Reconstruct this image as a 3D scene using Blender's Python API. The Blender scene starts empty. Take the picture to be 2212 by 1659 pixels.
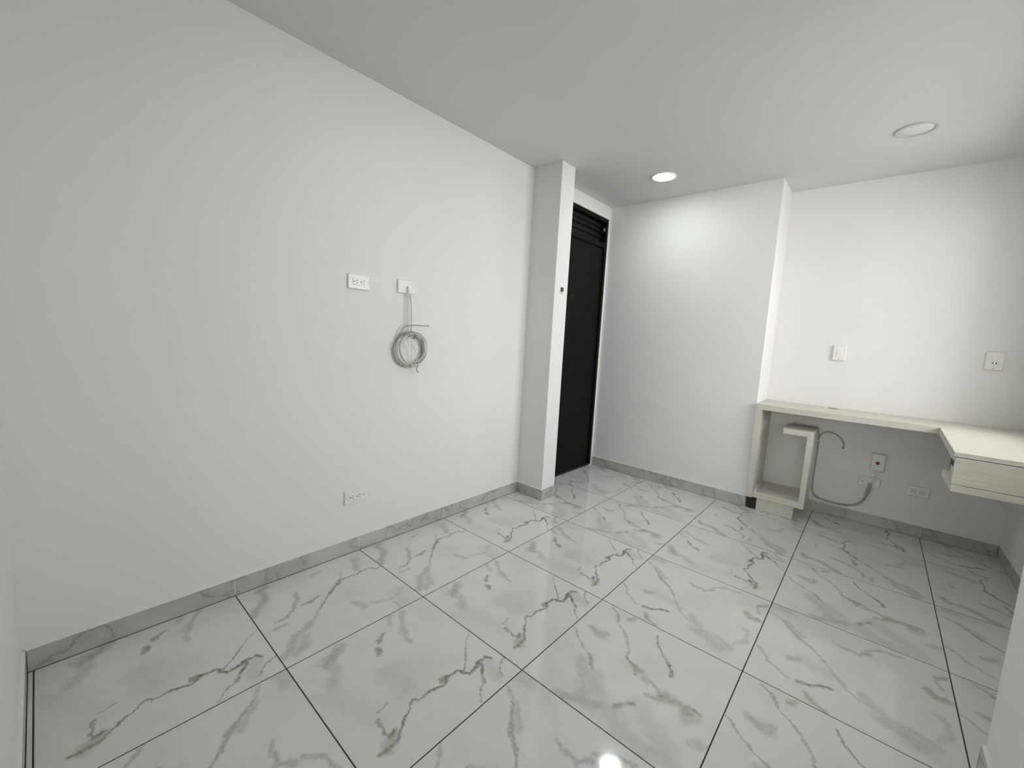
import bpy, bmesh, math, random
from mathutils import Vector, Matrix
random.seed(7)
S = bpy.context.scene
COL = S.collection

# ---------------------------------------------------------------- camera
cam = bpy.data.cameras.new('camera'); co = bpy.data.objects.new('camera', cam); COL.objects.link(co)
F, YAW, PIT, ROL = 898.0, -0.7179, -0.1138, 0.0544
cam.sensor_width = 36.0; cam.sensor_fit = 'HORIZONTAL'; cam.lens = F / 2212 * 36.0
cam.clip_start = 0.02
_f = Vector((math.sin(YAW) * math.cos(PIT), math.cos(YAW) * math.cos(PIT), math.sin(PIT)))
_r = Vector((math.cos(YAW), -math.sin(YAW), 0)); _u = _r.cross(_f)
_r2 = _r * math.cos(ROL) + _u * math.sin(ROL); _u2 = -_r * math.sin(ROL) + _u * math.cos(ROL)
co.matrix_world = Matrix(((_r2.x, _u2.x, -_f.x, 2.0317), (_r2.y, _u2.y, -_f.y, -0.5262), (_r2.z, _u2.z, -_f.z, 1.2177), (0, 0, 0, 1)))
S.camera = co

# ---------------------------------------------------------------- world, lights, exposure
S.view_settings.view_transform = 'Standard'
S.view_settings.look = 'None'
S.view_settings.gamma = 1.0
S.view_settings.use_curve_mapping = False
S.view_settings.exposure = 0.34
LAMP_E = 60.0          # emission of the lit downlight diffusers
WIN_W = 104.0           # daylight through the window over the desk
EAST_W = 12.0          # added light from the right, through a made-up window
BACK_W = 66.0           # added light from behind the camera, through a made-up window
w = bpy.data.worlds.new('daylight'); S.world = w; w.use_nodes = True
w.node_tree.nodes['Background'].inputs[0].default_value = (0.92, 0.96, 1.0, 1)
w.node_tree.nodes['Background'].inputs[1].default_value = 0.6
S.cycles.max_bounces = 10; S.cycles.diffuse_bounces = 6; S.cycles.glossy_bounces = 4
S.cycles.caustics_reflective = False; S.cycles.caustics_refractive = False
S.cycles.sample_clamp_indirect = 4.0

def area(name, loc, direction, sx, sy, watt, col):
    l = bpy.data.lights.new(name, 'AREA'); l.shape = 'RECTANGLE'; l.size = sx; l.size_y = sy
    l.energy = watt; l.color = col
    o = bpy.data.objects.new(name, l); COL.objects.link(o); o.location = loc
    o.rotation_euler = Vector(direction).to_track_quat('-Z', 'Y').to_euler()
    return o
# x: size along the horizontal, y: vertical
area('unseen_daylight', (3.95, 2.35, 2.0), (-1, 0, -.1), 2.0, 2.0, WIN_W, (1.0, 0.965, 0.985))
area('unseen_daylight', (2.95, -4.85, 1.3), (0, 1, 0), 1.9, 1.9, BACK_W, (1.0, 0.98, 0.98))  # added light, brightens surfaces facing the camera and the floor at right
area('unseen_daylight', (5.26, .1, 1.25), (-1, 0, 0), 1.9, 1.9, EAST_W, (1.0, 0.975, 0.985))  # added light, reaches the left wall and pillar through the gap

# ---------------------------------------------------------------- room measures
H = 2.444
A1, TX, TY = 0.5798, 0.6, 0.5928
YW, YW2, XR, XE = 3.047, 3.405, 2.742, 1.3785   # far wall, recess wall, right wall, corner of the recess
XC, YC, YC2, XD = 0.239, 1.933, 2.093, 0.019    # pillar and door wall
YN = -0.607
BX, BY, FX = 5.2, -4.6, 2.405                    # room behind the camera, edge of the wall on the right
FY = 1.285
BH = 0.079

# ---------------------------------------------------------------- materials
def newmat(name, base=(.8, .8, .8), rough=.5, spec=.5, metal=0.0):
    m = bpy.data.materials.new(name); m.use_nodes = True
    b = m.node_tree.nodes['Principled BSDF']
    b.inputs['Base Color'].default_value = (*base, 1); b.inputs['Roughness'].default_value = rough
    b.inputs['Specular IOR Level'].default_value = spec; b.inputs['Metallic'].default_value = metal
    return m, m.node_tree, b

def paint(name, base, var=.015, bump=.08, scale=140.0, rough=.75):
    m, t, b = newmat(name, base, rough, .3)
    tc = t.nodes.new('ShaderNodeTexCoord')
    n = t.nodes.new('ShaderNodeTexNoise'); n.inputs['Scale'].default_value = 1.3; n.inputs['Detail'].default_value = 3
    t.links.new(tc.outputs['Object'], n.inputs['Vector'])
    mr = t.nodes.new('ShaderNodeMapRange'); mr.inputs[3].default_value = 1 - var; mr.inputs[4].default_value = 1 + var
    t.links.new(n.outputs['Fac'], mr.inputs[0])
    mx = t.nodes.new('ShaderNodeVectorMath'); mx.operation = 'SCALE'; mx.inputs[0].default_value = base
    t.links.new(mr.outputs[0], mx.inputs['Scale']); t.links.new(mx.outputs[0], b.inputs['Base Color'])
    n2 = t.nodes.new('ShaderNodeTexNoise'); n2.inputs['Scale'].default_value = scale; n2.inputs['Detail'].default_value = 4
    t.links.new(tc.outputs['Object'], n2.inputs['Vector'])
    bp = t.nodes.new('ShaderNodeBump'); bp.inputs['Strength'].default_value = bump; bp.inputs['Distance'].default_value = .0012
    t.links.new(n2.outputs['Fac'], bp.inputs['Height']); t.links.new(bp.outputs[0], b.inputs['Normal'])
    return m

M_WALL = paint('wall_paint', (.76, .76, .745))
M_CEIL = paint('ceiling_paint', (.66, .665, .65), bump=.05)
M_PLAST, _, _ = newmat('white_plastic', (.77, .77, .74), .32, .5)
M_DARK, _, _ = newmat('dark_slot', (.035, .033, .03), .6)
M_GROUT = paint('grout', (.05, .05, .042), .1, .0, 60, .95)
M_CAULK, _, _ = newmat('caulk', (.8, .8, .77), .6)
M_WIRE, _, _ = newmat('cable_sheath', (.34, .34, .305), .45)
M_WIRE2, _, _ = newmat('white_cable_sheath', (.66, .655, .61), .4)
M_TIE, _, _ = newmat('brown_tie', (.16, .12, .11), .5)
M_RED, _, _ = newmat('red_plastic', (.30, .02, .035), .4)
M_BROWN, _, _ = newmat('dark_red_plastic', (.085, .03, .03), .4)
M_STEEL, _, _ = newmat('dull_steel', (.36, .36, .33), .4, .5, .8)
M_BLACKP, _, _ = newmat('black_plastic', (.008, .008, .008), .6)

def door_black():
    m, t, b = newmat('black_door_paint', (.0035, .0035, .003), .5, .13)
    tc = t.nodes.new('ShaderNodeTexCoord'); n = t.nodes.new('ShaderNodeTexNoise')
    n.inputs['Scale'].default_value = 2.5; n.inputs['Detail'].default_value = 5
    t.links.new(tc.outputs['Object'], n.inputs['Vector'])
    mr = t.nodes.new('ShaderNodeMapRange'); mr.inputs[3].default_value = .42; mr.inputs[4].default_value = .6
    t.links.new(n.outputs['Fac'], mr.inputs[0]); t.links.new(mr.outputs[0], b.inputs['Roughness'])
    return m
M_DOOR = door_black()

def wood(name, axis):
    m, t, b = newmat(name, (.66, .64, .55), .42, .4)
    tc = t.nodes.new('ShaderNodeTexCoord'); mp = t.nodes.new('ShaderNodeMapping')
    sc = [150, 150, 150]; sc[axis] = 4
    mp.inputs['Scale'].default_value = sc
    n = t.nodes.new('ShaderNodeTexNoise'); n.inputs['Scale'].default_value = 1; n.inputs['Detail'].default_value = 4; n.inputs['Distortion'].default_value = .25
    cr = t.nodes.new('ShaderNodeValToRGB')
    cr.color_ramp.elements[0].position = .34; cr.color_ramp.elements[0].color = (.555, .54, .465, 1)
    cr.color_ramp.elements[1].position = .62; cr.color_ramp.elements[1].color = (.625, .61, .54, 1)
    t.links.new(tc.outputs['Object'], mp.inputs['Vector']); t.links.new(mp.outputs[0], n.inputs['Vector'])
    t.links.new(n.outputs['Fac'], cr.inputs[0]); t.links.new(cr.outputs[0], b.inputs['Base Color'])
    bp = t.nodes.new('ShaderNodeBump'); bp.inputs['Strength'].default_value = .12; bp.inputs['Distance'].default_value = .0006
    t.links.new(n.outputs['Fac'], bp.inputs['Height']); t.links.new(bp.outputs[0], b.inputs['Normal'])
    return m
M_WX, M_WY, M_WZ = wood('pale_wood_grain_x', 0), wood('pale_wood_grain_y', 1), wood('pale_wood_grain_z', 2)

# one printed vein stroke: distance from a line segment, faded over its width
def seg_group():
    g = bpy.data.node_groups.new('vein_stroke', 'ShaderNodeTree')
    for nm, ty in (('P', 'NodeSocketVector'), ('A', 'NodeSocketVector'), ('D', 'NodeSocketVector'), ('Dn', 'NodeSocketVector'),
                   ('Width', 'NodeSocketFloat'), ('Mod', 'NodeSocketFloat'), ('Strength', 'NodeSocketFloat'), ('Prev', 'NodeSocketFloat')):
        g.interface.new_socket(nm, in_out='INPUT', socket_type=ty)
    g.interface.new_socket('Value', in_out='OUTPUT', socket_type='NodeSocketFloat')
    i = g.nodes.new('NodeGroupInput'); o = g.nodes.new('NodeGroupOutput'); L = g.links.new
    def vm(op):
        n = g.nodes.new('ShaderNodeVectorMath'); n.operation = op; return n
    def mm(op):
        n = g.nodes.new('ShaderNodeMath'); n.operation = op; return n
    s = vm('SUBTRACT'); L(i.outputs['P'], s.inputs[0]); L(i.outputs['A'], s.inputs[1])
    d = vm('DOT_PRODUCT'); L(s.outputs[0], d.inputs[0]); L(i.outputs['Dn'], d.inputs[1])
    c = mm('ADD'); c.use_clamp = True; c.inputs[1].default_value = 0; L(d.outputs['Value'], c.inputs[0])
    k = vm('SCALE'); L(i.outputs['D'], k.inputs[0]); L(c.outputs[0], k.inputs['Scale'])
    e = vm('DISTANCE'); L(s.outputs[0], e.inputs[0]); L(k.outputs[0], e.inputs[1])
    wd = mm('MULTIPLY'); L(i.outputs['Width'], wd.inputs[0]); L(i.outputs['Mod'], wd.inputs[1])
    q = mm('DIVIDE'); L(e.outputs['Value'], q.inputs[0]); L(wd.outputs[0], q.inputs[1])
    mr = g.nodes.new('ShaderNodeMapRange'); mr.interpolation_type = 'SMOOTHSTEP'
    mr.inputs[1].default_value = 0.15; mr.inputs[2].default_value = 1.25; mr.inputs[3].default_value = 1; mr.inputs[4].default_value = 0
    L(q.outputs[0], mr.inputs[0])
    ml = mm('MULTIPLY'); L(mr.outputs[0], ml.inputs[0]); L(i.outputs['Strength'], ml.inputs[1])
    mx = mm('MAXIMUM'); L(ml.outputs[0], mx.inputs[0]); L(i.outputs['Prev'], mx.inputs[1])
    L(mx.outputs[0], o.inputs[0])
    return g
SEG = seg_group()

TILE_BASE = (.66, .675, .655)
def marble(name, segs):
    m, t, b = newmat(name, TILE_BASE, .06, .5)
    L = t.links.new
    tc = t.nodes.new('ShaderNodeTexCoord')
    def noise(scale, detail, off=(0, 0, 0)):
        mp = t.nodes.new('ShaderNodeMapping'); mp.inputs['Location'].default_value = off; L(tc.outputs['Object'], mp.inputs['Vector'])
        n = t.nodes.new('ShaderNodeTexNoise'); n.inputs['Scale'].default_value = scale; n.inputs['Detail'].default_value = detail
        L(mp.outputs[0], n.inputs['Vector']); return n
    n1 = noise(28, 3)
    sb = t.nodes.new('ShaderNodeVectorMath'); sb.operation = 'SUBTRACT'; sb.inputs[1].default_value = (.5, .5, .5); L(n1.outputs['Color'], sb.inputs[0])
    sc = t.nodes.new('ShaderNodeVectorMath'); sc.operation = 'MULTIPLY'; sc.inputs[1].default_value = (.026, .026, 0); L(sb.outputs[0], sc.inputs[0])
    n1b = noise(95, 3, (2, 9, 0))
    sb2 = t.nodes.new('ShaderNodeVectorMath'); sb2.operation = 'SUBTRACT'; sb2.inputs[1].default_value = (.5, .5, .5); L(n1b.outputs['Color'], sb2.inputs[0])
    sc2 = t.nodes.new('ShaderNodeVectorMath'); sc2.operation = 'MULTIPLY_ADD'; sc2.inputs[1].default_value = (.016, .016, 0); L(sb2.outputs[0], sc2.inputs[0]); L(sc.outputs[0], sc2.inputs[2])
    ad = t.nodes.new('ShaderNodeVectorMath'); ad.operation = 'ADD'; L(tc.outputs['Object'], ad.inputs[0]); L(sc2.outputs[0], ad.inputs[1])
    fl = t.nodes.new('ShaderNodeVectorMath'); fl.operation = 'MULTIPLY'; fl.inputs[1].default_value = (1, 1, 0); L(ad.outputs[0], fl.inputs[0])
    n2 = noise(20, 4, (3, 1, 0))
    mod = t.nodes.new('ShaderNodeMapRange'); mod.inputs[1].default_value = .3; mod.inputs[2].default_value = .7; mod.inputs[3].default_value = .55; mod.inputs[4].default_value = 1.55
    L(n2.outputs['Fac'], mod.inputs[0])
    prev = {0: None, 1: None}
    for w_, s_, ol, ax, ay, bx_, by_ in segs:
        g = t.nodes.new('ShaderNodeGroup'); g.node_tree = SEG
        dx, dy = bx_ - ax, by_ - ay; l2 = max(dx * dx + dy * dy, 1e-7)
        g.inputs['A'].default_value = (ax, ay, 0); g.inputs['D'].default_value = (dx, dy, 0); g.inputs['Dn'].default_value = (dx / l2, dy / l2, 0)
        g.inputs['Width'].default_value = w_ * 1.3 + .0009; g.inputs['Strength'].default_value = s_; g.inputs['Prev'].default_value = 0
        L(fl.outputs[0], g.inputs['P']); L(mod.outputs[0], g.inputs['Mod'])
        if prev[ol] is not None: L(prev[ol], g.inputs['Prev'])
        prev[ol] = g.outputs[0]
    # faint grey clouds of the print
    n3 = noise(4.5, 4, (7, 2, 0)); cl = t.nodes.new('ShaderNodeMapRange'); cl.inputs[1].default_value = .48; cl.inputs[2].default_value = .75; cl.inputs[3].default_value = 0; cl.inputs[4].default_value = .3
    L(n3.outputs['Fac'], cl.inputs[0])
    # mottling inside the strokes
    n4 = noise(55, 5, (1, 5, 0)); mo = t.nodes.new('ShaderNodeMapRange'); mo.inputs[1].default_value = .25; mo.inputs[2].default_value = .65; mo.inputs[3].default_value = .45; mo.inputs[4].default_value = 1.0
    L(n4.outputs['Fac'], mo.inputs[0])
    def mixc(fac, c0, col):
        x = t.nodes.new('ShaderNodeMix'); x.data_type = 'RGBA'; L(fac, x.inputs[0])
        if isinstance(c0, tuple): x.inputs[6].default_value = (*c0, 1)
        else: L(c0, x.inputs[6])
        x.inputs[7].default_value = (*col, 1); return x.outputs[2]
    def mul(a, c):
        x = t.nodes.new('ShaderNodeMath'); x.operation = 'MULTIPLY'; L(a, x.inputs[0])
        if isinstance(c, float): x.inputs[1].default_value = c
        else: L(c, x.inputs[1])
        return x.outputs[0]
    c = mixc(cl.outputs[0], TILE_BASE, (.44, .46, .45))
    c = mixc(mul(mul(prev[0], mo.outputs[0]), .95), c, (.10, .108, .105))
    if prev[1] is not None:
        c = mixc(mul(mul(prev[1], mo.outputs[0]), .95), c, (.185, .185, .095))
    L(c, b.inputs['Base Color'])
    b.inputs['Roughness'].default_value = .07
    return m
VEINS={'D':[(0.0028,0.9,0,0.4982,0.126,0.4762,0.167),(0.0028,0.9,0,0.4762,0.167,0.4512,0.19),(0.0028,0.9,0,0.4512,0.19,0.4242,0.24),(0.0028,0.9,0,0.4242,0.24,0.4352,0.254),(0.0028,0.9,0,0.4352,0.254,0.4352,0.291),(0.0045,1.0,0,0.4352,0.291,0.4382,0.323),(0.0045,1.0,0,0.4382,0.323,0.4522,0.351),(0.0045,1.0,0,0.4522,0.351,0.4322,0.378),(0.0045,1.0,0,0.4322,0.378,0.4342,0.423),(0.0045,1.0,0,0.4342,0.423,0.4792,0.443),(0.0045,1.0,0,0.4792,0.443,0.4612,0.495),(0.0045,1.0,0,0.4612,0.495,0.4602,0.537),(0.0045,1.0,0,0.4602,0.537,0.4822,0.551),(0.01,0.75,1,0.4262,0.352,0.4322,0.378),(0.006,0.6,1,0.4472,0.429,0.4792,0.443),(0.009,0.9,1,0.5102,0.063,0.5142,0.089),(0.009,0.9,1,0.5142,0.089,0.5002,0.129),(0.02,0.5,1,0.5012,0.09,0.4872,0.126),(0.005,0.8,0,0.4072,0.12,0.4502,0.11),(0.005,0.8,0,0.4502,0.11,0.4792,0.108),(0.005,0.8,0,0.4792,0.108,0.4732,0.135),(0.003,0.8,0,0.4482,0.441,0.4132,0.485),(0.003,0.8,0,0.4132,0.485,0.3672,0.52),(0.002,0.5,0,0.3672,0.52,0.3272,0.578),(0.005,0.8,0,0.4732,0.506,0.5182,0.471),(0.005,0.8,0,0.5182,0.471,0.5402,0.458),(0.0025,0.6,0,0.5402,0.458,0.5522,0.424),(0.0025,0.6,0,0.5522,0.424,0.5872,0.395),(0.004,0.6,0,0.5142,0.587,0.5282,0.547),(0.004,0.6,0,0.5282,0.547,0.5642,0.517),(0.006,0.8,1,0.4662,0.507,0.5092,0.477),(0.01,0.7,0,0.0862,0.332,0.1122,0.296),(0.01,0.75,0,0.1442,0.278,0.1632,0.266),(0.012,0.35,0,0.0292,0.46,0.1042,0.407),(0.012,0.35,0,0.1042,0.407,0.1682,0.388),(0.012,0.35,0,0.1682,0.388,0.1932,0.387),(0.012,0.3,0,0.0112,0.41,0.0532,0.383),(0.022,0.5,0,0.0422,0.167,0.0812,0.106),(0.02,0.3,0,0.0842,0.109,0.1312,0.119),(0.02,0.3,0,0.1312,0.119,0.1852,0.085),(0.004,0.5,0,0.3722,0.17,0.3842,0.13),(0.05,0.16,0,0.2642,0.246,0.3772,0.25),(0.05,0.12,0,0.3822,0.112,0.2202,0.069),(0.025,0.2,0,0.4972,0.524,0.5582,0.497)],'S':[(0.003,0.8,0,0.2412,0.587,0.2512,0.556),(0.003,0.8,0,0.2512,0.556,0.2252,0.546),(0.003,0.8,0,0.2252,0.546,0.2172,0.497),(0.0045,0.8,0,0.2172,0.497,0.2312,0.461),(0.0045,0.8,0,0.2312,0.461,0.2232,0.424),(0.0045,0.8,0,0.2232,0.424,0.2172,0.392),(0.008,0.85,0,0.2172,0.392,0.2512,0.349),(0.008,0.85,0,0.2512,0.349,0.2862,0.303),(0.005,0.6,0,0.2862,0.303,0.3132,0.275),(0.005,0.6,0,0.3132,0.275,0.3682,0.215),(0.006,0.35,0,0.3682,0.215,0.4272,0.157),(0.016,0.4,0,0.4272,0.157,0.4462,0.125),(0.016,0.4,0,0.4462,0.125,0.4592,0.083),(0.016,0.4,0,0.4592,0.083,0.5162,0.048),(0.016,0.4,0,0.5162,0.048,0.5362,0.013),(0.022,0.35,0,0.4852,0.109,0.5322,0.09),(0.022,0.35,0,0.5322,0.09,0.5482,0.055),(0.02,0.35,0,0.0952,0.524,0.1822,0.483),(0.005,0.3,0,0.2172,0.392,0.1612,0.415),(0.01,0.5,0,0.1782,0.195,0.2262,0.18),(0.01,0.5,0,0.2262,0.18,0.2822,0.151),(0.005,0.55,0,0.2822,0.151,0.3202,0.108),(0.005,0.55,0,0.3202,0.108,0.3272,0.062),(0.01,0.35,0,0.3592,0.087,0.3672,0.045),(0.005,0.7,0,0.2872,0.186,0.2852,0.224),(0.005,0.7,0,0.2852,0.224,0.2702,0.262),(0.018,0.45,0,0.0412,0.12,0.0622,0.084),(0.018,0.45,0,0.0622,0.084,0.1352,0.085),(0.018,0.45,0,0.1352,0.085,0.1852,0.035),(0.018,0.45,0,0.1852,0.035,0.2242,0.01),(0.016,0.35,0,0.4242,0.35,0.4862,0.37),(0.009,0.3,0,0.4772,0.405,0.5012,0.443),(0.009,0.3,0,0.5012,0.443,0.5172,0.483),(0.009,0.3,0,0.5172,0.483,0.4832,0.562),(0.008,0.35,0,0.5442,0.475,0.5922,0.48),(0.008,0.35,0,0.0922,0.298,0.0852,0.34),(0.05,0.15,0,0.4922,0.532,0.5712,0.503)],'V':[(0.003,0.5,0,0.0082,0.3392,0.0692,0.2852),(0.003,0.5,0,0.0692,0.2852,0.1332,0.2452),(0.008,0.6,0,0.1332,0.2452,0.1832,0.1922),(0.03,0.3,0,0.1362,0.2022,0.1842,0.1382),(0.03,0.3,0,0.1842,0.1382,0.2262,0.0772),(0.03,0.25,0,0.2042,0.1712,0.2452,0.1152),(0.02,0.4,0,0.1622,0.0152,0.2262,0.0492),(0.02,0.4,0,0.2262,0.0492,0.2742,0.0662),(0.004,0.45,0,0.0662,0.5792,0.1032,0.5542),(0.006,0.5,0,0.1032,0.5542,0.1322,0.4932),(0.004,0.45,0,0.1322,0.4932,0.1912,0.4532),(0.004,0.45,0,0.1912,0.4532,0.2312,0.3912),(0.004,0.45,0,0.2312,0.3912,0.2512,0.3412),(0.007,0.7,1,0.2542,0.3352,0.2912,0.3212),(0.007,0.7,1,0.2912,0.3212,0.3142,0.2812),(0.012,0.5,1,0.2902,0.3132,0.3172,0.3112),(0.004,0.7,0,0.2872,0.5412,0.3102,0.4962),(0.004,0.7,0,0.3102,0.4962,0.3492,0.4542),(0.004,0.7,0,0.3492,0.4542,0.3732,0.4252),(0.006,0.8,0,0.3732,0.4252,0.3922,0.4162),(0.006,0.8,0,0.3922,0.4162,0.4142,0.3742),(0.007,0.45,0,0.3422,0.2822,0.3682,0.2952),(0.007,0.45,0,0.3682,0.2952,0.4002,0.2752),(0.007,0.45,0,0.4002,0.2752,0.4162,0.2542),(0.014,0.25,0,0.3172,0.3112,0.3622,0.2822),(0.01,0.6,1,0.3822,0.2272,0.4152,0.2292),(0.018,0.6,1,0.4132,0.2342,0.4342,0.2662),(0.018,0.6,1,0.4342,0.2662,0.4642,0.2662),(0.018,0.6,1,0.4642,0.2662,0.5072,0.2632),(0.006,0.7,1,0.5012,0.2802,0.5442,0.2772),(0.008,0.6,0,0.3192,0.1002,0.3302,0.1232),(0.008,0.6,0,0.3302,0.1232,0.3592,0.1592),(0.018,0.4,0,0.0672,0.3892,0.1072,0.3722),(0.018,0.4,0,0.1072,0.3722,0.1252,0.3852),(0.04,0.22,0,0.2742,0.0662,0.3252,0.0732),(0.04,0.22,0,0.3252,0.0732,0.3742,0.0372),(0.04,0.22,0,0.3742,0.0372,0.4202,0.0162),(0.04,0.22,0,0.4202,0.0162,0.5112,0.0502),(0.014,0.3,0,0.5582,0.1502,0.5902,0.1672),(0.035,0.2,0,0.3752,0.1662,0.4172,0.1312),(0.035,0.2,0,0.4172,0.1312,0.4912,0.0852),(0.01,0.5,1,0.1522,0.5532,0.1722,0.5742),(0.02,0.3,0,0.5052,0.2282,0.5312,0.2432)],'W':[(0.006,0.3,0,0.0132,0.5065,0.0682,0.4625),(0.007,0.6,0,0.0682,0.4625,0.1112,0.4035),(0.007,0.6,0,0.1112,0.4035,0.1452,0.3755),(0.012,0.3,0,0.0742,0.4785,0.1412,0.4065),(0.005,0.55,0,0.1452,0.3755,0.1912,0.3395),(0.005,0.55,0,0.1912,0.3395,0.2332,0.2895),(0.006,0.35,0,0.2332,0.2895,0.2652,0.2365),(0.006,0.35,0,0.2652,0.2365,0.2982,0.1905),(0.006,0.35,0,0.2982,0.1905,0.3402,0.1525),(0.02,0.3,0,0.3482,0.1895,0.3952,0.1385),(0.02,0.3,0,0.3952,0.1385,0.4312,0.1045),(0.032,0.3,0,0.4062,0.1115,0.4372,0.1045),(0.032,0.3,0,0.4372,0.1045,0.4702,0.0835),(0.032,0.3,0,0.4702,0.0835,0.5052,0.0705),(0.014,0.3,0,0.4722,0.1245,0.5302,0.1045),(0.005,0.4,0,0.0032,0.2075,0.0482,0.1645),(0.005,0.4,0,0.0482,0.1645,0.0612,0.1315),(0.005,0.4,0,0.0612,0.1315,0.0952,0.1155),(0.005,0.4,0,0.0952,0.1155,0.1302,0.0875),(0.016,0.4,0,0.1252,0.2185,0.1472,0.2335),(0.03,0.15,0,0.1672,0.2385,0.2312,0.2295),(0.009,0.75,0,0.1642,0.0955,0.1952,0.1065),(0.007,0.85,0,0.1952,0.1065,0.2242,0.1285),(0.007,0.85,0,0.2242,0.1285,0.2592,0.1475),(0.01,0.6,1,0.1912,0.0525,0.2152,0.0235),(0.01,0.6,1,0.2152,0.0235,0.2522,0.0075),(0.007,0.35,0,0.2472,0.4625,0.2862,0.4515),(0.009,0.45,0,0.2862,0.4515,0.3322,0.4505),(0.009,0.45,0,0.3322,0.4505,0.3572,0.4835),(0.007,0.4,0,0.3572,0.5075,0.4022,0.5525),(0.007,0.4,0,0.4022,0.5525,0.4592,0.5545),(0.014,0.6,1,0.5262,0.4095,0.5452,0.3795),(0.014,0.6,1,0.5452,0.3795,0.5752,0.3905),(0.007,0.55,0,0.5542,0.5045,0.5902,0.5405),(0.008,0.4,0,0.5532,0.4895,0.5692,0.4465),(0.012,0.3,1,0.5482,0.2775,0.5662,0.2525),(0.012,0.3,1,0.5662,0.2525,0.5672,0.1825),(0.012,0.3,1,0.5672,0.1825,0.5352,0.1375),(0.03,0.25,0,0.0092,0.5565,0.0572,0.5735)]}
M_TILE = {k: marble('marble_tile_print_' + n, v) for (k, v), n in zip(VEINS.items(), ('one', 'two', 'three', 'four'))}

def skirting_mat():
    m, t, b = newmat('grey_marble_skirting', (.40, .41, .39), .15, .5); L = t.links.new
    ge = t.nodes.new('ShaderNodeNewGeometry')
    wv = t.nodes.new('ShaderNodeTexNoise'); wv.inputs['Scale'].default_value = 3.2; wv.inputs['Detail'].default_value = 5; wv.inputs['Distortion'].default_value = .4
    L(ge.outputs['Position'], wv.inputs['Vector'])
    cr = t.nodes.new('ShaderNodeValToRGB'); e = cr.color_ramp.elements
    e[0].position = .0; e[0].color = (.46, .465, .44, 1); e[1].position = 1; e[1].color = (.42, .425, .405, 1)
    for p_, c_ in ((.40, (.46, .465, .44)), (.47, (.40, .41, .39)), (.485, (.30, .305, .28)), (.50, (.40, .405, .385)), (.66, (.50, .50, .48))):
        x = e.new(p_); x.color = (*c_, 1)
    L(wv.outputs['Fac'], cr.inputs[0]); L(cr.outputs[0], b.inputs['Base Color'])
    return m
M_SKIRT = skirting_mat()

def emis(name, col, s):
    m = bpy.data.materials.new(name); m.use_nodes = True; t = m.node_tree; t.nodes.clear()
    e = t.nodes.new('ShaderNodeEmission'); e.inputs[0].default_value = (*col, 1); e.inputs[1].default_value = s
    o = t.nodes.new('ShaderNodeOutputMaterial'); t.links.new(e.outputs[0], o.inputs[0]); return m
M_LIT = emis('lit_diffuser', (.93, 1.0, .965), LAMP_E)
M_DIFF, _, _ = newmat('opal_diffuser', (.74, .74, .71), .35)
M_TRIM, _, _ = newmat('satin_grey_ring', (.52, .52, .49), .35)

def glass():
    m = bpy.data.materials.new('window_glass'); m.use_nodes = True; t = m.node_tree; t.nodes.clear()
    a = t.nodes.new('ShaderNodeBsdfTransparent'); g = t.nodes.new('ShaderNodeBsdfGlossy'); g.inputs['Roughness'].default_value = .02
    x = t.nodes.new('ShaderNodeMixShader'); x.inputs[0].default_value = .06
    o = t.nodes.new('ShaderNodeOutputMaterial'); t.links.new(a.outputs[0], x.inputs[1]); t.links.new(g.outputs[0], x.inputs[2]); t.links.new(x.outputs[0], o.inputs[0]); return m
M_GLASS = glass()

# ---------------------------------------------------------------- mesh helpers
def box(bm, x0, x1, y0, y1, z0, z1, bev=0.0, seg=1):
    b = bmesh.ops.create_cube(bm, size=1)
    for v in b['verts']:
        v.co = Vector(((x0 + x1) / 2 + v.co.x * (x1 - x0), (y0 + y1) / 2 + v.co.y * (y1 - y0), (z0 + z1) / 2 + v.co.z * (z1 - z0)))
    if bev:
        es = {e for v in b['verts'] for e in v.link_edges}
        bmesh.ops.bevel(bm, geom=list(es), offset=bev, segments=seg, affect='EDGES', profile=.5)

def prism(bm, pts, z0, z1):
    lo = [bm.verts.new((x, y, z0)) for x, y in pts]; hi = [bm.verts.new((x, y, z1)) for x, y in pts]
    n = len(pts); bm.faces.new(hi); bm.faces.new(lo[::-1])
    for i in range(n): bm.faces.new((lo[i], lo[(i + 1) % n], hi[(i + 1) % n], hi[i]))

def lathe(bm, prof, c, axis='z', n=48, cap0=True, cap1=True):
    rings = []
    for r, h in prof:
        ring = []
        for k in range(n):
            a = 2 * math.pi * k / n; u, v = r * math.cos(a), r * math.sin(a)
            p = {'z': (u, v, h), 'x': (h, u, v), 'y': (u, h, v)}[axis]
            ring.append(bm.verts.new((c[0] + p[0], c[1] + p[1], c[2] + p[2])))
        rings.append(ring)
    for a, b in zip(rings, rings[1:]):
        for k in range(n): bm.faces.new((a[k], a[(k + 1) % n], b[(k + 1) % n], b[k]))
    if cap0: bm.faces.new(rings[0][::-1])
    if cap1: bm.faces.new(rings[-1])

def smooth_path(pts, sub=6):
    P = [Vector(p) for p in pts]; out = []
    for i in range(len(P) - 1):
        p0, p1, p2, p3 = P[max(i - 1, 0)], P[i], P[i + 1], P[min(i + 2, len(P) - 1)]
        for k in range(sub):
            t = k / sub
            out.append(.5 * ((2 * p1) + (-p0 + p2) * t + (2 * p0 - 5 * p1 + 4 * p2 - p3) * t * t + (-p0 + 3 * p1 - 3 * p2 + p3) * t ** 3))
    out.append(P[-1]); return out

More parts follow.
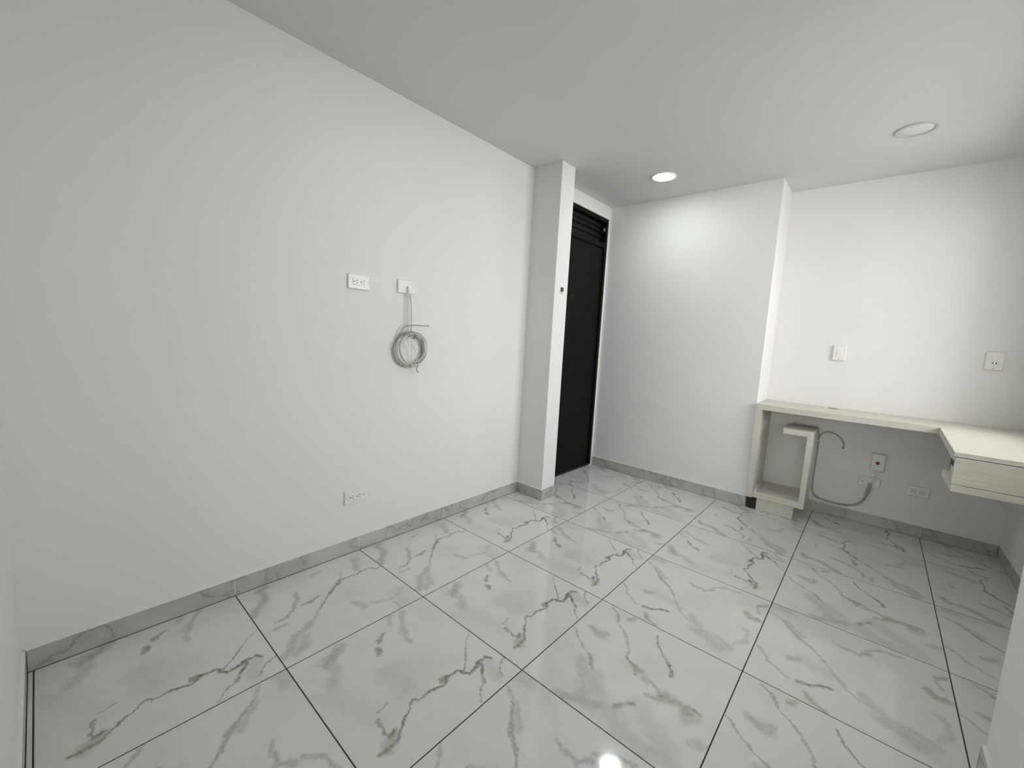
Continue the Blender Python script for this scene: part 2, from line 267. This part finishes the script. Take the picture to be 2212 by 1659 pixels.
def tube(bm, path, r, n=8, closed=False):
    P = [Vector(p) for p in path]; rings = []; up = None
    m = len(P)
    for i, p in enumerate(P):
        if closed: d = (P[(i + 1) % m] - P[i - 1]).normalized()
        else: d = (P[min(i + 1, m - 1)] - P[max(i - 1, 0)]).normalized()
        if up is None: up = d.orthogonal().normalized()
        up = (up - d * up.dot(d)).normalized(); s = d.cross(up)
        rings.append([bm.verts.new(p + (up * math.cos(2 * math.pi * k / n) + s * math.sin(2 * math.pi * k / n)) * r) for k in range(n)])
    for i in range(m if closed else m - 1):
        a, b = rings[i], rings[(i + 1) % m]
        for k in range(n): bm.faces.new((a[k], a[(k + 1) % n], b[(k + 1) % n], b[k]))
    if not closed: bm.faces.new(rings[0][::-1]); bm.faces.new(rings[-1])

def ball(bm, c, r, s=(1, 1, 1)):
    b = bmesh.ops.create_icosphere(bm, subdivisions=2, radius=r)
    for v in b['verts']: v.co = Vector((v.co.x * s[0] + c[0], v.co.y * s[1] + c[1], v.co.z * s[2] + c[2]))

def obj(name, bm, mat, parent=None, smooth=False, loc=None):
    bmesh.ops.recalc_face_normals(bm, faces=bm.faces[:])
    me = bpy.data.meshes.new(name)
    if loc is not None: bmesh.ops.translate(bm, verts=bm.verts[:], vec=-Vector(loc))
    bm.to_mesh(me); bm.free(); me.materials.append(mat)
    if smooth:
        for p in me.polygons: p.use_smooth = True
        me.set_sharp_from_angle(angle=math.radians(40))
    o = bpy.data.objects.new(name, me); COL.objects.link(o)
    if loc is not None: o.location = loc
    if parent is not None:
        o.parent = parent
        if parent.matrix_world != Matrix.Identity(4) or parent.location.length: o.matrix_parent_inverse = Matrix.Translation(-Vector(world_loc(parent)))
    return o

def world_loc(o):
    # no rotation is used on parents, so the world place is where the mesh was made plus its own location
    return o.get('_loc', (0, 0, 0))

def thing(name, label, cat, loc=(0, 0, 0), group=None):
    o = bpy.data.objects.new(name, None); COL.objects.link(o); o.location = loc; o.empty_display_size = .05
    o['_loc'] = list(loc); o['label'] = label; o['category'] = cat
    if group: o['group'] = group
    return o
def tag(o, label, cat, group=None):
    o['label'] = label; o['category'] = cat
    if group: o['group'] = group
    return o
def struct(name, bm, mat, parent=None, label=None):
    o = obj(name, bm, mat, parent)
    if parent is None: o['kind'] = 'structure'
    if label: o['label'] = label
    return o
def B(*a, **k):
    bm = bmesh.new(); box(bm, *a, **k); return bm

# ---------------------------------------------------------------- floor of marble print tiles
XF1 = BX
fl = struct('floor', B(-.1, XF1, BY, YW2 + .1, -.08, -.0007), M_GROUT)
# print of each tile by column and row, read from the photograph
PRINT = {(0, 0): 'S', (0, 1): 'S', (1, 0): 'D', (1, 1): 'D', (1, 2): 'D', (0, 2): 'D', (0, -1): 'D', (2, 3): 'D', (2, 1): 'V', (1, 3): 'V',
         (3, 3): 'V', (3, 1): 'V', (1, 4): 'V', (0, 3): 'V', (2, 2): 'W', (3, 2): 'W', (1, -1): 'W', (2, 0): 'W', (2, 4): 'S', (3, 4): 'S',
         (4, 3): 'W', (4, 4): 'S', (4, 2): 'V', (0, 4): 'W', (1, 5): 'W', (2, 5): 'S', (3, 5): 'D', (4, 5): 'W'}
G = .0021
full = {}
def tile_mesh(x0, x1, y0, y1, mat):
    bm = bmesh.new(); box(bm, x0, x1, y0, y1, -.01, 0.0)
    me = bpy.data.meshes.new('tile'); bmesh.ops.recalc_face_normals(bm, faces=bm.faces[:]); bm.to_mesh(me); bm.free(); me.materials.append(mat); return me
def blocked(x, y):
    if y < YN - .06: return x < 1.62 and y > YN - .2     # nothing laid under the near wall
    return False
rects = []   # clear floor areas, each filled with its part of the same grid
AREAS = [(0.0, 1.39, YN, YW), (1.39, XR, FY + .1, YW2), (1.39, FX, YN, FY + .1), (FX, BX - .1, YN, FY), (1.62, BX - .1, BY + .1, YN)]
for i in range(-1, 9):
    for k in range(-8, 7):
        cx, cy = A1 + (i - 1) * TX, k * TY
        x0, x1, y0, y1 = cx + G, cx + TX - G, cy + G, cy + TY - G
        # clip the cell to the floor plan (union of areas merged where they share an edge)
        lx0, lx1, ly0, ly1 = .002, BX - .1, BY + .1, YW2
        if cx + TX / 2 < 1.62: ly0 = YN + .002
        if cx + TX / 2 < XE: ly1 = YW + .003
        if cy + TY / 2 > FY: lx1 = XR
        a0, a1, b0, b1 = max(x0, lx0), min(x1, lx1), max(y0, ly0), min(y1, ly1)
        if a1 - a0 < .006 or b1 - b0 < .006: continue
        key = PRINT.get((i, k)) or 'DSVW'[(i * 7 + k * 5) % 4]
        if (a0, a1, b0, b1) == (x0, x1, y0, y1):
            if key not in full: full[key] = tile_mesh(G, TX - G, G, TY - G, M_TILE[key])
            me = full[key]
        else: me = tile_mesh(a0 - cx, a1 - cx, b0 - cy, b1 - cy, M_TILE[key])
        o = bpy.data.objects.new('tile', me); COL.objects.link(o); o.location = (cx, cy, 0); o.parent = fl

# ---------------------------------------------------------------- walls and ceiling
struct('ceiling', B(-.1, BX, BY, YW2 + .1, H, H + .1), M_CEIL)
WL = -.009
struct('wall_left', B(-.12, WL, YN - .12, YC + .02, 0, H), M_WALL)
bm = bmesh.new(); box(bm, -.12, XC, YC, YC2, 0, H); struct('wall_pillar', bm, M_WALL)
bm = bmesh.new(); box(bm, -.12, XD, YC2, YW + .1, 2.335, H); box(bm, -.12, XD - .004, 3.024, YW + .1, 0, 2.335); struct('wall_door_side', bm, M_WALL)
struct('wall_far', B(-.12, XE, YW, YW2 + .1, 0, H), M_WALL)
struct('wall_recess', B(XE, XR + .12, YW2, YW2 + .12, 0, H), M_WALL)
struct('wall_near', B(-.12, 1.62, YN - .12, YN - .009, 0, H), M_WALL)
WY0, WY1, WZ0, WZ1 = 1.42, 3.06, .90, 2.20
bm = bmesh.new()
box(bm, XR, XR + .12, FY, YW2, 0, WZ0); box(bm, XR, XR + .12, FY, YW2, WZ1, H)
box(bm, XR, XR + .12, FY, WY0, WZ0, WZ1); box(bm, XR, XR + .12, WY1, YW2, WZ0, WZ1)
struct('wall_right', bm, M_WALL)
struct('wall_front_right', B(FX, XR + .12, .80, FY, 0, H), M_WALL)
struct('wall_south_east', B(XR + .12, BX, FY - .1, FY, 0, H), M_WALL)
bm = bmesh.new()
box(bm, BX - .1, BX, BY, -.85, 0, H); box(bm, BX - .1, BX, 1.05, FY, 0, H); box(bm, BX - .1, BX, -.85, 1.05, 0, .3); box(bm, BX - .1, BX, -.85, 1.05, 2.2, H)
struct('wall_east', bm, M_WALL)
bm = bmesh.new()
box(bm, 1.5, 2.0, BY, BY + .1, 0, H); box(bm, 3.9, BX, BY, BY + .1, 0, H); box(bm, 2.0, 3.9, BY, BY + .1, 0, .3); box(bm, 2.0, 3.9, BY, BY + .1, 2.3, H)
struct('wall_back', bm, M_WALL)
struct('wall_passage', B(1.5, 1.62, BY, YN - .12, 0, H), M_WALL)

def window(name, ax, c0, c1, z0, z1, p0, p1):
    bm = bmesh.new(); f = .045
    def bb(u0, u1, a, b):
        if ax == 'x': box(bm, p0, p1, u0, u1, a, b, .003)
        else: box(bm, u0, u1, p0, p1, a, b, .003)
    bb(c0, c1, z0, z0 + f); bb(c0, c1, z1 - f, z1); bb(c0, c0 + f, z0 + f, z1 - f); bb(c1 - f, c1, z0 + f, z1 - f)
    mid = (c0 + c1) / 2; bb(mid - .02, mid + .02, z0 + f, z1 - f)
    o = struct(name, bm, M_PLAST)
    for a, b in ((c0 + f, mid - .02), (mid + .02, c1 - f)):
        bm = bmesh.new(); m_ = (p0 + p1) / 2
        if ax == 'x': box(bm, m_ - .002, m_ + .002, a, b, z0 + f, z1 - f)
        else: box(bm, a, b, m_ - .002, m_ + .002, z0 + f, z1 - f)
        obj('pane', bm, M_GLASS, o)
window('window_1', 'x', WY0, WY1, WZ0, WZ1, XR + .03, XR + .08)
window('added_window_3', 'x', -.85, 1.05, .3, 2.2, BX - .03, BX)  # made-up window, opening for the added light on the right
window('added_window_2', 'y', 2.0, 3.9, .3, 2.3, BY + .03, BY + .08)  # made-up window, opening for the added light behind the camera

# ---------------------------------------------------------------- skirting tiles, one by one
def base_run(name, axis, pos0, pos1, cuts, side_holder=None, h=BH):
    root = bpy.data.objects.new(name, None); COL.objects.link(root); root['kind'] = 'structure'
    cuts = sorted(cuts)
    for a, b in zip(cuts, cuts[1:]):
        bm = bmesh.new()
        if axis == 'y': box(bm, pos0, pos1, a + .0012, b - .0012, .0006, h, .0012)
        else: box(bm, a + .0012, b - .0012, pos0, pos1, .0006, h, .0012)
        obj('tile', bm, M_SKIRT, root)
    bm = bmesh.new(); lo, hi = cuts[0], cuts[-1]
    if axis == 'y': box(bm, pos0, pos1 - .002 if pos1 > pos0 else pos1, lo, hi, h, h + .003)
    else: box(bm, lo, hi, pos0, pos1, h, h + .003)
    # pale joints between the pieces
    for c in cuts[1:-1]:
        if axis == 'y': box(bm, pos0, pos1 - .0015, c - .0012, c + .0012, .001, h)
        else: box(bm, c - .0012, c + .0012, pos0 + .0015, pos1, .001, h)
    obj('caulk', bm, M_CAULK, root)
    return root
base_run('baseboard_left', 'y', WL, 0.0, [YN, 0.0, TY, 2 * TY, 3 * TY, YC])
base_run('baseboard_near', 'x', YN - .009, YN, [0.0, A1, A1 + TX, 1.61])
r = base_run('baseboard_pillar', 'x', YC - .010, YC, [0.0, XC + .01])
bm = bmesh.new(); box(bm, XC, XC + .010, YC + .001, YC2, .0006, BH, .0012); obj('tile', bm, M_SKIRT, r)
base_run('baseboard_far', 'x', YW - .009, YW, [XD + .004, A1, A1 + TX, XE], h=.088)
base_run('baseboard_recess', 'x', YW2 - .010, YW2, [XE + .05, A1 + 2 * TX, A1 + 3 * TX, XR - .012])
r = base_run('baseboard_right', 'y', XR, XR - .010, [FY + .002, 2.3, 2.85, YW2 - .012])
base_run('baseboard_front_right', 'y', FX, FX - .010, [.80, FY - .001])

# ---------------------------------------------------------------- black entrance door with louvred transom
DY0, DY1, DX = 2.12, 3.022, .013
dr = bpy.data.objects.new('door_1', None); COL.objects.link(dr); dr['kind'] = 'structure'
bm = bmesh.new()
for y0, y1, z0, z1 in ((DY0, DY1, 2.300, 2.333), (DY0, DY0 + .03, 0.012, 2.3), (DY1 - .03, DY1, .012, 2.3), (DY0 + .03, DY1 - .03, 2.075, 2.118)):
    box(bm, -.045, DX, y0, y1, z0, z1, .002)
obj('door_frame', bm, M_DOOR, dr)
bm = bmesh.new(); box(bm, -.035, -.004, DY0 + .032, DY1 - .032, .012, 2.070, .002)
# round hole for the missing peephole ring: a shallow turned recess
obj('door_leaf', bm, M_DOOR, dr)
bm = bmesh.new(); lathe(bm, [(.016, -.0045), (.020, -.0035), (.020, -.002), (.013, -.002), (.013, -.006)], (0, 2.529, 1.58), 'x', 24, False, True); obj('peephole', bm, M_BLACKP, dr, True)
for z in (2.165, 2.212, 2.258):
    bm = bmesh.new(); box(bm, -.03, -.016 if z != 2.212 else -.006, DY0 + .03, DY1 - .03, z - .005, z + .005, .001); obj('transom_bar', bm, M_DOOR, dr)
bm = bmesh.new(); box(bm, -.06, -.05, DY0, DY1, 2.10, 2.31); obj('transom_back', bm, M_BLACKP, dr)
bm = bmesh.new(); box(bm, -.012, .002, DY1 - .05, DY1 - .03, 2.225, 2.255, .001); obj('latch', bm, M_STEEL, dr)

# ---------------------------------------------------------------- ceiling downlights
def downlight(name, x, y, lit, label):
    t = thing(name, label, 'ceiling light', (x, y, H), 'round downlights in the ceiling')
    bm = bmesh.new(); lathe(bm, [(.0905, 0), (.0900, -.004), (.086, -.007), (.074, -.006), (.0735, -.0005)], (x, y, H), 'z', 56, False, False); obj('ring', bm, M_PLAST if lit else M_TRIM, t, True)
    bm = bmesh.new()
    prof = [(.0735, -.001), (.072, -.006), (.05, -.0085), (.02, -.0095), (.003, -.0098)] if lit else [(.0735, -.001), (.070, -.003), (.03, -.0035), (.003, -.0036)]
    lathe(bm, prof, (x, y, H), 'z', 56, False, True); obj('diffuser', bm, M_LIT if lit else M_DIFF, t, True)
downlight('downlight', .695, 2.575, True, 'lit round white ceiling downlight in front of the entrance door')
downlight('downlight', 1.06, .70, True, 'lit round ceiling downlight at the top edge of the photo')
downlight('downlight', 2.04, 2.664, False, 'unlit round ceiling downlight above the desk')
downlight('downlight', 3.7, -1.2, True, 'added lit ceiling downlight in the unseen room behind the camera')  # added unseen lamp, brightens surfaces that face the camera

# ---------------------------------------------------------------- sockets and plates
def rplate(bm, w_, h_, d, r=.006, n=4):
    # rounded plate in local u (width), v (height), depth along +w, with a softly bevelled rim
    def ring(ww, hh, dd, rr):
        out = []
        for cx_, cy_, a0 in ((ww / 2 - rr, hh / 2 - rr, 0), (-ww / 2 + rr, hh / 2 - rr, 90), (-ww / 2 + rr, -hh / 2 + rr, 180), (ww / 2 - rr, -hh / 2 + rr, 270)):
            for k in range(n + 1):
                a = math.radians(a0 + 90 * k / n); out.append(bm.verts.new((cx_ + rr * math.cos(a), cy_ + rr * math.sin(a), dd)))
        return out
    R = [ring(w_, h_, 0, r), ring(w_, h_, d * .65, r), ring(w_ - d * .5, h_ - d * .5, d, max(r - d * .25, .001))]
    for a, b in zip(R, R[1:]):
        m = len(a)
        for k in range(m): bm.faces.new((a[k], a[(k + 1) % m], b[(k + 1) % m], b[k]))
    bm.faces.new(R[0][::-1]); bm.faces.new(R[-1])

def place(bm, c, wall):
    for v in bm.verts:
        u, q, d = v.co
        v.co = Vector((c[0] + d, c[1] + u, c[2] + q)) if wall == 'left' else Vector((c[0] + u, c[1] - d, c[2] + q))
    return bm
def pbox(u0, u1, v0, v1, d0, d1, bev=0):
    bm = bmesh.new(); box(bm, u0, u1, v0, v1, d0, d1, bev); return bm
def pdisc(u, v, r, d0, d1, n=16):
    bm = bmesh.new(); lathe(bm, [(r, d0), (r, d1)], (u, v, 0), 'z', n); return bm

def duplex(name, c, wall, label, group, w_=.116, h_=.074):
    t = thing(name, label, 'outlet', c, group)
    bm = bmesh.new(); rplate(bm, w_, h_, .011); obj('cover_plate', place(bm, c, wall), M_PLAST, t, True)
    bm = bmesh.new(); rplate(bm, .074, .036, .0135, .004); obj('socket_face', place(bm, c, wall), M_PLAST, t, True)
    for s in (-.0185, .0185):
        f = bmesh.new(); rplate(f, .029, .030, .0142, .008)
        f = obj('socket', place(f, c, wall), M_PLAST, t, True)
        for (u0, u1, v0, v1) in ((s + .002, s + .010, .0050, .0078), (s + .002, s + .009, -.0078, -.0050)):
            obj('slot', place(pbox(u0, u1, v0, v1, .013, .0145), c, wall), M_DARK, f)
        obj('ground_hole', place(pdisc(s - .008, 0, .0030, .013, .0146), c, wall), M_DARK, f)
        for v in f.data.vertices:
            if wall == 'left': v.co.y += s
            else: v.co.x += s
    for s in (-.049, .049):
        obj('screw', place(pdisc(s, 0, .0028, .0105, .0116), c, wall), M_STEEL, t)
    return t
LW = WL + .0005
duplex('wall_outlet', (LW, .5705, 1.451), 'left', 'white double socket outlet high on the left wall beside the blank plate', 'double outlets')
duplex('wall_outlet', (LW, .5625, .3155), 'left', 'white double socket outlet low on the left wall above the skirting', 'double outlets')
RY = YW2 - .0005
duplex('wall_outlet', (2.3345, RY, .3145), 'recess', 'white double socket outlet low on the wall right of the cable under the desk', 'double outlets')
# blank plate the coil hangs from
c = (LW, .856, 1.461)
t = thing('blank_plate', 'square white blank plate with a cable hole on the left wall above the coil', 'wall plate', c)
bm = bmesh.new(); rplate(bm, .112, .074, .011); obj('cover_plate', place(bm, c, 'left'), M_PLAST, t, True)
obj('cable_hole', place(pdisc(.006, .0, .0042, .010, .0116), c, 'left'), M_DARK, t)
obj('screw', place(pdisc(.042, .0, .003, .0105, .0118), c, 'left'), M_STEEL, t)
# cable plate behind the white cable under the desk
c = (2.0815, RY, .3105)
t = thing('cable_plate', 'white blank plate on the wall behind the cable under the desk', 'wall plate', c)
bm = bmesh.new(); rplate(bm, .120, .074, .010); obj('cover_plate', place(bm, c, 'recess'), M_PLAST, t, True)
obj('screw', place(pbox(-.042, -.032, -.002, .002, .0095, .0106), c, 'recess'), M_DARK, t)
# junction box with the red button
c = (2.112, RY, .466)
t = thing('junction_box', 'white box with a red round button on the wall under the desk', 'socket', c)
bm = bmesh.new(); rplate(bm, .077, .128, .020, .005); obj('box_body', place(bm, c, 'recess'), M_PLAST, t, True)
bm = bmesh.new(); lathe(bm, [(.0115, .018), (.0115, .022), (.0095, .0235), (.005, .0235), (.004, .0215), (.001, .0215)], (-.002, -.004, 0), 'z', 24); o = obj('button', place(bm, c, 'recess'), M_RED, t, True); o['label'] = 'red round button'
# two wall switches above the desk
def switch(c, label, two):
    t = thing('light_switch', label, 'switch', c, 'switches above the desk')
    bm = bmesh.new(); rplate(bm, .078, .114, .016, .005); obj('cover_plate', place(bm, c, 'recess'), M_PLAST, t, True)
    bm = bmesh.new(); rplate(bm, .040, .072, .0175, .003); obj('insert', place(bm, c, 'recess'), M_PLAST, t, True)
    if two:
        obj('rocker', place(pbox(-.015, .015, .006, .027, .016, .021, .0015), c, 'recess'), M_PLAST, t)
        s = obj('socket', place(pbox(-.015, .015, -.030, -.005, .016, .019, .001), c, 'recess'), M_PLAST, t)
        obj('slot', place(pbox(-.010, -.005, -.018, -.008, .0185, .0194), c, 'recess'), M_DARK, s)
        obj('slot', place(pbox(.005, .010, -.018, -.008, .0185, .0194), c, 'recess'), M_DARK, s)
    else:
        obj('rocker', place(pbox(-.015, .015, -.012, .012, .016, .0225, .0015), c, 'recess'), M_PLAST, t)
    obj('screw', place(pdisc(-.002, -.046, .0026, .0155, .0168), c, 'recess'), M_DARK, t)
switch((1.807, RY, 1.2265), 'white wall switch with a single rocker above the left end of the desk', False)
switch((2.570, RY, 1.2265), 'white wall switch with rocker and socket above the right end of the desk', True)
# small dark red stub on the pillar
t = thing('door_sensor', 'small dark red sensor on the narrow side of the pillar beside the door', 'sensor', (XC, 2.018, 1.58))
obj('sensor_body', B(XC - .0005, XC + .011, 2.008, 2.030, 1.562, 1.592, bev=.002), M_BROWN, t)
bm = bmesh.new(); tube(bm, smooth_path([(XC + .006, 2.016, 1.562), (XC + .008, 2.017, 1.552), (XC + .004, 2.022, 1.546), (XC + .006, 2.029, 1.550)]), .0012); o = obj('wire', bm, M_RED, t, True)

# ---------------------------------------------------------------- coiled cable on the left wall
cy_, cz_ = .884, 1.112
t = thing('cable_coil', 'coiled grey cable hanging on thin wires from the blank plate on the left wall', 'cable', (0, cy_, cz_))
rnd = random.Random(3)
for k in range(9):
    r_ = [.099, .096, .101, .093, .090, .097, .086, .094, .089][k]
    dx = .004 + k * .0052; oy = rnd.uniform(-.010, .009); oz = rnd.uniform(-.010, .006) - (.099 - r_) * -.5
    tilt = rnd.uniform(-.10, .10); tl2 = rnd.uniform(-.12, .12); ph = rnd.uniform(0, 6)
    pts = []
    for j in range(56):
        a = 2 * math.pi * j / 56; rr = r_ * (1 + .02 * math.sin(2 * a + ph))
        u, v = rr * math.cos(a), rr * math.sin(a)
        pts.append((max(WL + .004, dx + u * tilt * .25 + v * tl2 * .2 + WL), cy_ + oy + u, cz_ + oz + v))
    bm = bmesh.new(); tube(bm, pts, .0026, 7, True); obj('loop', bm, M_WIRE if k % 2 else M_WIRE2, t, True)
for k, (a, b, c3) in enumerate((((.856, 1.460), (.857, 1.35), (.860, 1.20)), ((.862, 1.460), (.866, 1.36), (.866, 1.205)), ((.864, 1.458), (.879, 1.36), (.882, 1.214)))):
    x0 = LW + .012
    bm = bmesh.new(); tube(bm, smooth_path([(x0, *a), (x0 + .010, a[0] + .001, a[1] - .025), (x0 + .012, *b), (x0 + .016, *c3)]), .0021, 6); obj('hanging_wire', bm, M_WIRE2 if k < 2 else M_WIRE, t, True)
bm = bmesh.new(); tube(bm, smooth_path([(.02, .882, 1.214), (.030, .895, 1.205), (.038, .893, 1.180), (.03, .885, 1.176), (.016, .874, 1.195), (.022, .868, 1.205), (.036, .860, 1.197), (.040, .852, 1.182)]), .0026, 6); obj('tie', bm, M_TIE, t, True)
bm = bmesh.new(); tube(bm, smooth_path([(.04, .868, 1.190), (.046, .872, 1.12), (.045, .866, 1.06), (.04, .884, 1.017), (.045, .905, 1.05), (.04, .897, 1.10), (.045, .872, 1.15), (.04, .858, 1.19)]), .0022, 6); obj('loose_loop', bm, M_WIRE2, t, True)
bm = bmesh.new(); tube(bm, smooth_path([(.012, .800, 1.185), (.02, .835, 1.236), (.03, .885, 1.250), (.034, .945, 1.251), (.036, .985, 1.252)]), .0030, 7); ball(bm, (.036, .987, 1.252), .0052); obj('loose_end', bm, M_WIRE, t, True)
bm = bmesh.new(); tube(bm, smooth_path([(.035, .905, 1.030), (.040, .918, 1.020), (.036, .912, 1.004), (.034, .918, .992), (.030, .932, .978)]), .0022, 6); obj('tie', bm, M_TIE, t, True)

# ---------------------------------------------------------------- corner desk
DZ, DT = .816, .040
DF = 3.012                    # front edge of the long arm
RX, RYF = 2.343, 2.130        # inner edge and front edge of the short arm
X0 = XE + .004
t = thing('corner_desk', 'pale wood corner desk built against the recess wall with an open cubby and drawer', 'desk', (1.9, 3.2, 0))
bm = bmesh.new()
prism(bm, [(X0, DF), (RX + .009, DF), (RX - .013, RYF), (XR - .001, RYF), (XR - .001, YW2 - .002), (X0, YW2 - .002)], DZ - .019, DZ)
prism(bm, [(X0, DF + .0006), (RX + .0085, DF + .0006), (RX - .0125, RYF + .021), (XR - .001, RYF + .021), (XR - .001, YW2 - .002), (X0, YW2 - .002)], DZ - DT, DZ - .0192)
obj('desk_top', bm, M_WX, t)
bm = bmesh.new(); lathe(bm, [(.031, DZ), (.031, DZ + .002), (.028, DZ + .0026), (.024, DZ + .001), (.001, DZ + .001)], (1.818, 3.335, 0), 'z', 32); obj('grommet', bm, M_STEEL, t, True)
DB = .097                     # underside of the cubby
obj('side_panel', B(X0, X0 + .042, DF + .002, YW2 - .012, DB, DZ - DT, bev=.0008), M_WZ, t)
obj('bottom_shelf', B(X0 + .042, 1.716, DF + .024, YW2 - .012, DB + .001, DB + .045, bev=.0008), M_WX, t)
obj('divider_panel', B(1.716, 1.750, DF + .022, YW2 - .09, DB, .664, bev=.0008), M_WZ, t)
obj('short_shelf', B(1.570, 1.716, DF + .022, YW2 - .09, .624, .663, bev=.0008), M_WX, t)
bm = bmesh.new(); box(bm, X0 + .0425, X0 + .062, DF + .04, DF + .20, .135, .165, .002); box(bm, X0 + .0425, X0 + .048, DF + .12, DF + .26, .165, .185, .001); obj('bracket', bm, M_WZ, t)
obj('plinth', B(1.453, 1.690, DF + .040, DF + .058, .001, DB, bev=.0008), M_WX, t)
obj('plinth_side', B(1.672, 1.690, DF + .058, YW2 - .12, .001, DB, bev=.0008), M_WX, t)
o = obj('dark_gap_block', B(X0 + .012, 1.453, DF + .045, DF + .30, .001, DB - .001), M_BLACKP, t); o['label'] = 'black block for the dark gap under the cubby'  # black solid filling a shaded gap, its darkness put into the colour
# drawer box hung under the short arm
obj('drawer_front', B(RX - .008, XR - .006, RYF + .002, RYF + .020, .672, DZ - .022, bev=.0008), M_WX, t)
obj('drawer_bottom', B(RX - .008, XR - .006, RYF - .003, RYF + .33, .640, .670, bev=.0008), M_WX, t)
obj('drawer_side', B(RX + .016, RX + .034, RYF + .022, RYF + .33, .670, .742, bev=.0008), M_WY, t)
obj('drawer_back', B(RX + .016, XR - .008, RYF + .312, RYF + .33, .670, .742), M_WX, t)
bm = bmesh.new(); box(bm, RX - .004, RX + .016, RYF + .025, RYF + .16, .738, .760, .001); box(bm, RX - .003, RX + .012, RYF + .022, RYF + .05, .715, .738, .001); o = obj('drawer_slide', bm, M_BLACKP, t); o['label'] = 'black metal drawer slide'
obj('support_panel', B(RX + .35, RX + .37, RYF + .5, YW2 - .3, DZ - DT - .08, DZ - DT - .001), M_WY, t)

# ---------------------------------------------------------------- cables under the desk
WYc = YW2 - .009
t = tag(obj('wall_cable', (lambda b_: (tube(b_, smooth_path([(1.757, WYc - .02, .560), (1.762, WYc, .590), (1.775, WYc, .612), (1.803, WYc, .628), (1.848, WYc, .624), (1.887, WYc, .595), (1.907, WYc, .562), (1.909, WYc, .535)]), .0042, 8), ball(b_, (1.909, WYc, .527), .0085), b_)[-1])(bmesh.new()), M_WIRE, None, True),
        'short grey cable arching from the cubby over the wall with a round end plug', 'cable')
t = thing('power_cable', 'long grey cable sagging along the wall from the cubby to the red button box', 'cable', (1.9, WYc, .1))
path = [(1.757, WYc, .55), (1.757, WYc, .409), (1.756, WYc, .281), (1.758, WYc, .175), (1.775, WYc, .128), (1.810, WYc, .108), (1.900, WYc, .099), (1.950, WYc, .103), (2.014, WYc - .002, .121), (2.057, WYc - .004, .160), (2.078, WYc - .012, .221), (2.084, WYc - .014, .262)]
bm = bmesh.new(); tube(bm, smooth_path(path, 8), .0058, 8); obj('sheath', bm, M_WIRE, t, True)
bm = bmesh.new(); tube(bm, [(2.076, WYc - .012, .215), (2.084, WYc - .014, .262), (2.087, WYc - .014, .306)], .0105, 10); obj('plug', bm, M_WIRE, t, True)
bm = bmesh.new(); tube(bm, smooth_path([(2.086, WYc - .014, .306), (2.104, WYc - .016, .332), (2.111, WYc - .012, .362), (2.106, WYc - .009, .385), (2.098, WYc - .006, .3995)]), .0036, 8); obj('lead', bm, M_WIRE2, t, True)
for p_ in ((1.780, WYc, .122), (1.800, WYc, .110), (1.960, WYc, .104), (1.975, WYc, .106), (2.066, WYc - .005, .178), (2.080, WYc - .012, .236)):
    bm = bmesh.new(); ball(bm, p_, .0092, (1, .9, .9)); obj('clip', bm, M_STEEL, t, True)
bm = bmesh.new(); tube(bm, smooth_path([(1.605, 3.285, .672), (1.625, 3.290, .668), (1.66, 3.297, .6675), (1.71, 3.300, .6675), (1.738, 3.285, .6675), (1.752, 3.31, .66), (1.756, 3.35, .62), (1.757, WYc, .56)]), .0042, 8); ball(bm, (1.602, 3.284, .673), .0085)
tag(obj('loose_cable', bm, M_WIRE, None, True), 'grey cable end lying on top of the small cubby shelf under the desk', 'cable')

# speck of debris on the floor
bm = bmesh.new(); ball(bm, (.901, 2.873, .003), .006, (1.3, .8, .45)); tag(obj('debris', bm, M_BLACKP), 'tiny black speck of debris on the floor near the far wall', 'debris')
for o in bpy.data.objects:
    if '_loc' in o: del o['_loc']
